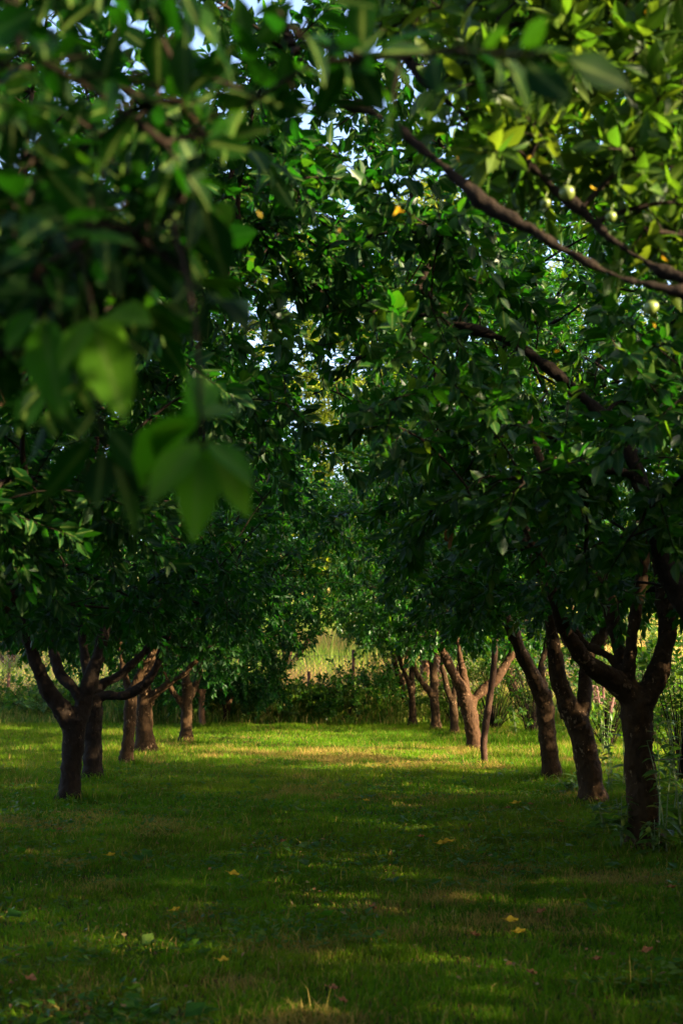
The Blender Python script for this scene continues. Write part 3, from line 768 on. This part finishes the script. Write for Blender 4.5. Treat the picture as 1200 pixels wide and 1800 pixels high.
G0, G1, STRAW, OLIVE = np.array([.028, .082, .002]), np.array([.070, .130, .003]), np.array([.23, .16, .042]), np.array([.100, .118, .005])
def lawn_color(X, Y, n):
    m = rng.random(n)[:, None]
    c = G0 * (1 - m) + G1 * m
    v = vnoise(X, Y, .55, 11) * .6 + vnoise(X, Y, 1.9, 12) * .4
    ol = np.clip((v - .36) * 2.4 + rng.normal(0, .25, n), 0, 1)[:, None]
    c = c * (1 - ol * .55) + OLIVE * ol * .55
    dry = vnoise(X, Y, .9, 21) * .55 + vnoise(X, Y, 3.3, 22) * .45
    # worn, drier turf front right; straw swath across the drive paints its sunlit band
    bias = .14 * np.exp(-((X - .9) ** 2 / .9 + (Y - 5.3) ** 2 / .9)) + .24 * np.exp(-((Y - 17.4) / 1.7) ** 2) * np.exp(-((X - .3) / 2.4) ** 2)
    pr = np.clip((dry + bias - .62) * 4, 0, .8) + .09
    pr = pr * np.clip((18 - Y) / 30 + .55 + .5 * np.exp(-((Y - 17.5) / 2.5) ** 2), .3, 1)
    br = (rng.random(n) < .07)[:, None]; c = np.where(br, np.array([.070, .042, .014]), c)
    c = c * (.86 + .58 * vnoise(X, Y, 2.6, 13))[:, None]
    s = (rng.random(n) < pr)[:, None]
    st_ = STRAW * rng.uniform(.6, 1.15, (n, 1))
    return np.where(s, st_, c)

gm = MB()
def lawn(y0, y1, dens, h, w, seg2, xpad=.6):
    area_w = lambda y: .255 * y + xpad
    n = int(dens * (y1 - y0) * (area_w(y0) + area_w(y1)))
    Y = rng.uniform(y0, y1, n); X = rng.uniform(-1, 1, n) * area_w(Y)
    cl = vnoise(X, Y, 6, 31) * .5 + vnoise(X, Y, 1.6, 32) * .5
    H = h * (.30 + 1.5 * cl ** 1.5) * rng.uniform(.6, 1.3, n)
    tall = rng.random(n) < .004
    H = np.where(tall, H * 2.1, H)
    # longer grass at the tree feet and along the verges
    edge = np.clip((np.abs(X - MIDX(Y)) - 1.75) / .8, 0, 1) * np.where(X > 0, 1, .35)
    H *= 1 + 1.1 * edge * vnoise(X, Y, 1.1, 35)
    col = lawn_color(X, Y, n)
    col = np.where((tall & (rng.random(n) < .5))[:, None], STRAW * .8 + OLIVE * .3, col)
    blades(gm, X, Y, gz(X, Y) - .01, H, w * rng.uniform(.7, 1.3, n), rng.uniform(.15, .95, n), col, seg2)
lawn(4.2, 6.5, 9500, .041, .0042, True)
lawn(6.5, 9.5, 6500, .043, .0050, True)
lawn(9.5, 14, 3200, .050, .0065, True)
lawn(14, 20, 1700, .052, .0085, False, 1)
lawn(20, 26.4, 1100, .055, .011, False, 1)
for fx, fy, fr_ in FEET:                      # untrimmed tufts at the tree feet
    if not (4 < fy < 26 and abs(fx) < 3.2): continue
    n = 420; a = rng.uniform(0, 6.283, n); r = fr_ * 1.25 + np.abs(rng.normal(0, .12, n))
    X, Y = fx + np.cos(a) * r, fy + np.sin(a) * r
    blades(gm, X, Y, gz(X, Y) - .01, rng.uniform(.04, .15, n) * np.exp(-(r - fr_) * 2), rng.uniform(.005, .009, n), rng.uniform(.2, .9, n), lawn_color(X, Y, n), True)
for k in range(420):                          # coarser tufts scattered in the mown lawn
    cy = 4.3 + 14 * rng.random() ** 1.5; cx = rng.uniform(-1, 1) * (.25 * cy + .4); n = 26
    X, Y = cx + rng.normal(0, .035, n), cy + rng.normal(0, .035, n)
    c_ = lawn_color(X, Y, n) * rng.uniform(.8, 1.2)
    blades(gm, X, Y, gz(X, Y) - .01, rng.uniform(.04, .085, n), rng.uniform(.004, .008, n), rng.uniform(.3, 1.0, n), c_, True)
go = gm.build('grass', GRASS); tag(go, 'short mown orchard lawn with dry straw coloured patches', 'grass', kind='stuff')

# broad leaved ground cover in the lawn (clover, plantain)
cm = MB()
n = 22000
Y = 4.3 + 12 * rng.random(n) ** 1.4; X = rng.uniform(-1, 1, n) * (.25 * Y + .4)
ok = vnoise(X, Y, 1.3, 41) * .6 + vnoise(X, Y, 4, 42) * .4 > .47; X, Y = X[ok], Y[ok]; n = len(X)
a = rng.uniform(0, 6.28, n); d = norm(np.stack([np.cos(a), np.sin(a), rng.uniform(.0, .7, n)], -1))
nn = np.array([0, 0, 1.]) + rng.normal(0, .25, (n, 3)); nn = norm(nn - (nn * d).sum(-1, keepdims=True) * d)
L = rng.uniform(.015, .05, n) * np.where(rng.random(n) < .06, 2, 1)
leaves_into(cm, np.stack([X, Y, gz(X, Y) + rng.uniform(.01, .04, n)], -1), d, nn, L, L * rng.uniform(.45, .9, n), rng.uniform(0, .3, n))
co = cm.build('ground_cover', LEAF_BUSH); tag(co, 'small clover and plantain leaves in the lawn', 'ground cover', kind='stuff')

# small withered leaf scraps lying in the turf, thicker under the crowns
lm = MB(); n = 3600
Y = 4.4 + 15 * rng.random(n) ** 1.3; X = rng.uniform(-1, 1, n) * (.25 * Y + .4)
ok = rng.random(n) < .10 + .75 * np.clip((np.abs(X - .1) - .5) / 1.5, 0, 1) * vnoise(X, Y, 1.2, 71) + .5 * (vnoise(X, Y, .9, 72) > .68)
X, Y = X[ok], Y[ok]; n = len(X); a = rng.uniform(0, 6.28, n)
d = norm(np.stack([np.cos(a), np.sin(a), rng.uniform(-.2, .4, n)], -1)); nn = np.array([0, 0, 1.]) + rng.normal(0, .4, (n, 3)); nn = norm(nn - (nn * d).sum(-1, keepdims=True) * d)
L = rng.uniform(.015, .038, n)
leaves_into(lm, np.stack([X, Y, gz(X, Y) + rng.uniform(.015, .04, n)], -1), d, nn, L, L * rng.uniform(.3, .7, n), rng.uniform(-.2, .7, n))
lo = lm.build('leaf_litter', LITTER); tag(lo, 'small brown withered leaf scraps scattered in the turf', 'leaf litter', kind='stuff')

# tall weeds belt before the fence and meadow stalks beyond it
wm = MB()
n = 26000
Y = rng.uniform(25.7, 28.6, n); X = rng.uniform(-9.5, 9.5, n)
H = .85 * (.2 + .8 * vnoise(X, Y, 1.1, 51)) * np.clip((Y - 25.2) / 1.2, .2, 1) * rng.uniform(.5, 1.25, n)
c = np.where((rng.random(n) < .25)[:, None], np.array([.24, .19, .06]), np.where((rng.random(n) < .5)[:, None], np.array([.12, .16, .022]), np.array([.05, .12, .014])))  # dry pale tones, brightened in colour for sunlight missing here
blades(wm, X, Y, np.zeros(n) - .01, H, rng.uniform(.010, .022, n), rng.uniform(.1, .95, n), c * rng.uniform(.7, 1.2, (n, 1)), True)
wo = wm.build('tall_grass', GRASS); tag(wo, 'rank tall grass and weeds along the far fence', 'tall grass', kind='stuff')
wm = MB()
n = 60000
Y = 28.8 + 32 * rng.random(n) ** 1.5; X = rng.uniform(-1, 1, n) * (.27 * Y + 1.5)
H = rng.uniform(.35, .95, n) * (.6 + .6 * vnoise(X, Y, .5, 61))
pk = vnoise(X, Y * .6, .55, 62)[:, None]
c = np.where(pk + rng.normal(0, .12, (n, 1)) > .52, np.array([.40, .25, .11]), np.array([.13, .19, .03])) * rng.uniform(.7, 1.2, (n, 1))
blades(wm, X, Y, np.where(Y > 29.5, hz(X, Y), 0) - .01, H, rng.uniform(.012, .03, n), rng.uniform(.05, .45, n), c, False)
mo = wm.build('meadow_grass', GRASS); tag(mo, 'sunlit dry meadow grass on the rising slope beyond the fence', 'meadow grass', kind='stuff')

# ------------------------------------------------------------------ bushes and weeds
def bush(name, label, x, y, w, h, group, leaf=LEAF_BUSH, n=60, per=22, Lr=(.05, .10), zlow=.05):
    root = empty(name, (x, y, 0)); tag(root, label, 'bush' if 'bush' in name or 'shrub' in name else 'weed', group)
    P = []
    while len(P) < n:
        u = norm(rng.normal(size=3)); r = rng.random() ** .5
        p = np.array([u[0] * w / 2 * r, u[1] * w / 2 * r, h * .48 + u[2] * h * .5 * r])
        if p[2] > zlow: P.append(p)
    P = np.array(P); lb, tw = MB(), MB()
    D = norm(P - np.array([0, 0, h * .2])) + rng.normal(0, .4, P.shape) + np.array([0, 0, .3])
    shoot_leaves(lb, tw, P, D, rng.uniform(.15, .35, n), per, Lr)
    for p in P[::2]:
        q = p * .15; q[2] = 0
        tw.tube(bez(q, np.array([p[0] * .4, p[1] * .4, p[2] * .7]), p, 5), [.010, .008, .007, .005, .004], 5, False)
    o = tw.build('stems', TWIG, root, True); tag(o, kind='stuff')
    lb.build('foliage', leaf, root)
    return root
FB = 'bushes along the far fence'
for (px, Y, w, h, lab, lf) in [
    (648, 27.0, 1.9, 1.05, 'broad dark green bush before the fence, right of the bright gap', LEAF),
    (520, 27.2, 1.5, .7, 'rounded bush before the fence under the drooping left foliage', LEAF_BUSH),
    (440, 26.8, 1.2, .65, 'low bush left of the reddish fence post', LEAF_BUSH),
    (575, 27.4, 1.0, .5, 'small pale bush at the foot of the bright gap', WEED),
    (300, 27.3, 1.4, .9, 'tangled bush behind the short upright trunk at far left', LEAF_BUSH),
    (205, 27.5, 1.6, .75, 'brownish bush seen between the left trunks', WEED),
    (60, 27.0, 1.5, .8, 'dark bush at the left edge beside the leaning post', LEAF_BUSH),
    (-30, 27.8, 1.7, 1.1, 'grassy bush at the left edge behind the leaning post', WEED),
    (598, 26.6, 1.1, .5, 'low leafy bush below the middle of the bright gap', LEAF),
    (545, 26.7, 1.0, .62, 'upright leafy bush left of the bright gap', LEAF_BUSH),
    (610, 26.4, 1.5, .72, 'dense bush just left of the broad dark bush before the fence', LEAF_BUSH),
    (478, 26.3, 1.1, .6, 'low bush at the foot of the reddish fence post', WEED),
    (400, 26.6, 1.2, .7, 'dark bush under the hanging foliage at the left end', LEAF),
    (345, 26.5, 1.0, .55, 'small bush behind the short yellowish trunk', LEAF_BUSH),
    (255, 26.6, 1.3, .65, 'bush glimpsed between the wide rugged trunk and the slim left trunk', LEAF_BUSH),
    (120, 26.6, 1.5, .7, 'pale bush behind the dark Y shaped trunk', WEED),
    (690, 27.6, .9, 1.1, 'slim pale yellow green bush left of the last right trunk', WEED)]:
    bush('bush', lab, at(px, 1200, Y)[0], Y, w, h, FB, lf, n=int(60 * max(1, w * h)), per=26)
VB = 'bushes in the right verge'
for (px, Y, w, h, lab, lf) in [
    (800, 26.0, 1.2, 1.05, 'sunlit bush glowing behind the thin dark far trunk', LEAF_FRESH_LIT),
    (865, 24.5, 1.6, 1.6, 'bright yellow green bush behind the crooked stake', LEAF_FRESH_LIT),
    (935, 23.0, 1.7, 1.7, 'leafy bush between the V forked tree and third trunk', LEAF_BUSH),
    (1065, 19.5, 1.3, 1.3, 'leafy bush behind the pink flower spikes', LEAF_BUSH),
    (1130, 20.0, 1.7, 1.9, 'bush glowing between the limbs of the nearest right trunk', LEAF_FRESH_LIT),
    (1195, 14.2, 1.2, 1.4, 'tall leafy bush at the right edge behind the support wire', LEAF_BUSH)]:
    bush('bush', lab, at(px, 1200, Y)[0], Y, w, h, VB, lf, n=70)

def weed(label, x, y, h, group, nst=3):
    root = empty('weed_plant', (x, y, 0)); tag(root, label, 'weed', group)
    sm, lb = MB(), MB()
    for k in range(nst):
        e = np.array([rng.normal(0, .07), rng.normal(0, .07), h * rng.uniform(.7, 1.05)])
        C = bez(np.array([rng.normal(0, .02), rng.normal(0, .02), -.02]), e * np.array([.2, .2, .6]), e, 8)
        sm.tube(C, np.linspace(.006, .002, 8), 5, False)
        m = 16
        tt = rng.uniform(.08, 1, m); idx = (tt * 7).astype(int)
        P = C[idx] * (1 - (tt * 7 - idx))[:, None] + C[np.minimum(idx + 1, 7)] * (tt * 7 - idx)[:, None]
        a = rng.uniform(0, 6.28, m); d = norm(np.stack([np.cos(a), np.sin(a), rng.uniform(-.2, .6, m)], -1))
        nn = np.array([0, 0, 1.]) + rng.normal(0, .3, (m, 3)); nn = norm(nn - (nn * d).sum(-1, keepdims=True) * d)
        L = rng.uniform(.07, .14, m) * (1.25 - .6 * tt)
        leaves_into(lb, P, d, nn, L, L * .38, rng.uniform(.1, .6, m), True)
    sm.build('stem', STEM, root, True); lb.build('foliage', WEED, root, True)
    return root
WG = 'weeds around the right trunks'
for (px, py, h, lab) in [
    (1092, 1492, .33, 'low weed at the left foot of the nearest right trunk'),
    (1060, 1470, .28, 'dark broad leaved weed left of the nearest right trunk base'),
    (1168, 1500, .75, 'tall pale weed right of the nearest right trunk base'),
    (1190, 1470, .95, 'tallest weed at the right edge beside the nearest trunk'),
    (1150, 1502, .25, 'curled grassy weed in front of the nearest right trunk'),
    (1075, 1400, .6, 'tall dark weed between first and second right trunks'),
    (1095, 1385, .75, 'upright leafy weed just behind the nearest right trunk'),
    (1000, 1400, .22, 'small dark weed at the left foot of the leaning second trunk'),
    (1180, 1400, .8, 'green weed under the support wire at the right edge'),
    (905, 1290, .5, 'grassy weed clump between the stake and third trunk')]:
    g = ground_at(px, py); weed(lab, g[0], g[1], h, WG)

# pink flower spikes
root = empty('flowering_weed', ground_at(1062, 1325)); tag(root, 'weed with dull pink flower spikes between the two nearest right trunks', 'flowering weed')
sm, lb = MB(), MB()
for k in range(5):
    fb = MB()
    e = np.array([rng.normal(0, .16), rng.normal(0, .1), rng.uniform(.55, 1.0)])
    C = bez(np.array([e[0] * .2, 0, -.02]), e * np.array([.4, .4, .6]), e, 8); sm.tube(C, np.linspace(.006, .002, 8), 5, False)
    fb.tube(bez(C[5], (C[5] + C[7]) / 2, C[7], 9), .011 + .006 * rng.random(9), 7)
    m = 60; P = C[5] + (C[-1] - C[5]) * rng.random((m, 1)) + rng.normal(0, .018, (m, 3))
    d = norm(rng.normal(size=(m, 3))); nn = norm(np.cross(d, rng.normal(size=(m, 3)))); L = rng.uniform(.015, .03, m)
    leaves_into(fb, P, d, nn, L, L * .8, rng.uniform(0, .3, m)); fb.build('flower_spike', PINK, root)
    m = 14; P = C[1] + (C[5] - C[1]) * rng.random((m, 1))
    d = norm(rng.normal(size=(m, 3)) + np.array([0, 0, .2])); nn = np.array([0, 0, 1.]) + 0 * d; nn = norm(nn - (nn * d).sum(-1, keepdims=True) * d); L = rng.uniform(.06, .12, m)
    leaves_into(lb, P, d, nn, L, L * .4, rng.uniform(.1, .5, m), True)
sm.build('stem', STEM, root, True); lb.build('foliage', WEED, root, True)

# ------------------------------------------------------------------ far fence
YF = 28.3
fr = empty('wire_fence', (0, YF, 0)); tag(fr, 'rusty chain link wire fence with thin leaning posts behind the far weeds', 'fence')
for px, top, lean in [(14, 1163, .03), (197, 1185, -.02), (355, 1180, .02), (480, 1165, .02), (545, 1180, -.03), (620, 1142, .01), (760, 1160, .0), (900, 1165, .02), (1060, 1165, -.02), (-150, 1165, 0), (1240, 1165, 0)]:
    b = at(px, 1200, YF); z = at(px, top, YF)[2]
    m = MB(); h = z
    m.tube(np.array([[b[0], 0, -.1], [b[0] + lean * .5, 0, h * .5], [b[0] + lean, 0, h]]), [.035, .033, .03], 8)
    m.build('post', POST, fr, True)
m = MB()
x0, x1, zt = at(-150, 1200, YF)[0], at(1240, 1200, YF)[0], 1.22
A, B = [], []
for z in (.1, .65, zt):
    s_ = np.linspace(x0, x1, 60)
    for i in range(59): A.append((s_[i], .045, z + .012 * math.sin(i * 1.9))); B.append((s_[i + 1], .045, z + .012 * math.sin((i + 1) * 1.9)))
step = .09
for k in range(int((x1 - x0) / step)):
    x = x0 + k * step
    A.append((x, .045, .1)); B.append((x + zt - .1, .047, zt)); A.append((x, .045, zt)); B.append((x + zt - .1, .043, .1))
m.sticks(np.array(A), np.array(B), .0042, .0042)
m.build('wire_mesh', WIRE, fr)

# support wire tied round the nearest right trunk, and its post outside the frame
sw = empty('support_wire', (3.4, 9.6, 0)); tag(sw, 'thin taut wire running right from the nearest right trunk', 'wire')
a = at(1150, 1336, 9.2) - np.array([3.4, 9.6, 0]); b_ = np.array([0, 0, .62])
m = MB(); m.tube(np.array([a, (a + b_) / 2 - np.array([0, 0, .012]), b_]), .0035, 6); m.build('strand', WIRE, sw, True)
m = MB(); m.tube(np.array([[0, 0, -.2], [.01, 0, .5], [.02, 0, 1.2]]), [.05, .048, .045], 10); m.build('post', POST, sw, True)

# ------------------------------------------------------------------ fallen leaves
FL = 'fallen leaves on the lawn'
def fallen(px, py, mat, L, label, nleaf=1, curl=.5):
    L = L * (.95 if mat is YELLOW else .72)
    g = ground_at(px, py); m = MB()
    o0 = np.array([g[0], g[1], gz(g[0], g[1]) + (.052 if mat is YELLOW else .042)])
    for k in range(nleaf):
        a = rng.uniform(-.5, .5) + (math.pi if k % 2 else 0)
        us = np.linspace(0, 1, 8); vs = np.linspace(-1, 1, 5)
        hw = .30 * np.sin(math.pi * np.clip(us * .96 + .03, 0, 1)) ** .75
        V = []
        for u, h in zip(us, hw):
            for v in vs:
                z = curl * L * (.55 * (u - .5) ** 2 * 2 + .35 * (v * h / .3) ** 2) + .006 * math.sin(9 * u + 4 * v)
                x, y = (u - .5) * L, v * h * L
                V.append((x * math.cos(a) - y * math.sin(a) + k * L * .55, x * math.sin(a) + y * math.cos(a), z + .012 * k))
        q = [(i * 5 + j, i * 5 + j + 1, (i + 1) * 5 + j + 1, (i + 1) * 5 + j) for i in range(7) for j in range(4)]
        m.add(V, None, q)
        e = np.array([-.5 * L, 0, curl * L * .28]); rot = np.array([[math.cos(a), -math.sin(a), 0], [math.sin(a), math.cos(a), 0], [0, 0, 1]])
        m.tube(np.array([rot @ e, rot @ (e + np.array([-.02, .004, .004]))]) + np.array([k * L * .55, 0, .012 * k]), [.0013, .001], 5)
    o = m.build('fallen_leaf', mat, None, True); o.location = o0; o.rotation_euler = (rng.uniform(.1, .5), rng.uniform(-.25, .25), 0)
    tag(o, label, 'leaf', FL)
for args in [
    (907, 1425, YELLOW, .085, 'large bright yellow leaf on the grass left of the leaning second trunk'),
    (776, 1497, YELLOW, .075, 'pair of yellow leaves lying together in the shaded centre right lawn', 2),
    (411, 1556, YELLOW, .065, 'yellow leaf lying alone in the dark left centre lawn'),
    (195, 1521, YELLOW, .055, 'orange yellow leaf in the darkest grass below the left Y trunk'),
    (899, 1643, YELLOW, .065, 'upper one of two yellow leaves in the front right lawn'),
    (913, 1663, YELLOW, .055, 'lower one of two yellow leaves in the front right lawn'),
    (644, 1420, YELLOW, .05, 'small pale yellow leaf in the middle of the drive'),
    (309, 1622, YELLOW, .045, 'tiny yellow leaf in the dark front left lawn'),
    (393, 1713, YELLOW, .045, 'small yellow leaf low in the front lawn, left of centre'),
    (893, 1431, RUST, .055, 'small rusty leaf touching the large bright yellow leaf'),
    (932, 1424, RUST, .06, 'curled brown leaf right of the large bright yellow leaf'),
    (1001, 1427, RUST, .045, 'orange brown leaf close to the leaning second trunk base'),
    (985, 1456, RUST, .06, 'curled brown leaf between the two nearest right trunks'),
    (740, 1482, RUST, .06, 'crumpled brown leaf above the pair of yellow leaves'),
    (497, 1492, RUST, .055, 'flat brown leaf in the shaded centre of the drive'),
    (835, 1664, RUST, .06, 'reddish brown leaf left of the two front yellow leaves'),
    (950, 1622, RUST, .065, 'upright orange leaf above the two front yellow leaves'),
    (1137, 1692, RUST, .075, 'broad orange leaf in the front right lawn'),
    (1050, 1706, RUST, .05, 'pinkish leaf in the dry patch at front right'),
    (935, 1730, RUST, .055, 'pale brown leaf in the dry patch at front centre right'),
    (586, 1757, RUST, .05, 'upper of two orange leaves at the bottom centre'),
    (603, 1779, RUST, .045, 'lower of two orange leaves at the bottom centre'),
    (105, 1471, RUST, .05, 'dark reddish leaf on the left lawn under the Y trunk'),
    (655, 1614, RUST, .06, 'thin straw brown leaf in the middle of the front lawn'),
    (55, 1741, RUST, .07, 'dark brown leaf in the bottom left corner'),
    (1180, 1574, RUST, .065, 'red brown leaf on the lawn at the right edge')]:
    if len(args) == 6: fallen(*args[:5], nleaf=args[5])
    else: fallen(*args)

# ------------------------------------------------------------------ camera, light, world
cam = bpy.data.cameras.new('camera'); co = bpy.data.objects.new('camera', cam); COL.objects.link(co)
co.location = (0, 0, CAMH); co.rotation_euler = (math.pi / 2 + PITCH, 0, 0)
cam.sensor_fit = 'VERTICAL'; cam.sensor_height = 36; cam.sensor_width = 24; cam.lens = 50
cam.clip_start = .05; cam.clip_end = 2000
cam.dof.use_dof = True; cam.dof.focus_distance = 11.5; cam.dof.aperture_fstop = 3.8
sc.camera = co

SUN_EL, SUN_AZ = 21.0, 112.0         # azimuth clockwise from the view direction (+Y)
el, az = R(SUN_EL), R(SUN_AZ)
sd = bpy.data.lights.new('sun', 'SUN'); sd.energy = 5.0; sd.angle = R(.5); sd.color = (1, .83, .55)
so_ = bpy.data.objects.new('sun', sd); COL.objects.link(so_)
so_.rotation_euler = (math.pi / 2 - el, 0, math.pi - az)
w = bpy.data.worlds.new('World'); sc.world = w; w.use_nodes = True
nt = w.node_tree; bg = nt.nodes['Background']
sk = nt.nodes.new('ShaderNodeTexSky'); sk.sky_type = 'NISHITA'; sk.sun_disc = False
sk.sun_elevation = el; sk.sun_rotation = az; sk.air_density = .6; sk.dust_density = 2; sk.ozone_density = 0
nt.links.new(sk.outputs[0], bg.inputs[0]); bg.inputs[1].default_value = .115
sc.view_settings.view_transform = 'Standard'; sc.view_settings.look = 'None'
sc.view_settings.gamma = 1; sc.view_settings.exposure = 2.8
sc.cycles.max_bounces = 8; sc.cycles.diffuse_bounces = 4; sc.cycles.transmission_bounces = 6
sc.cycles.use_denoising = True
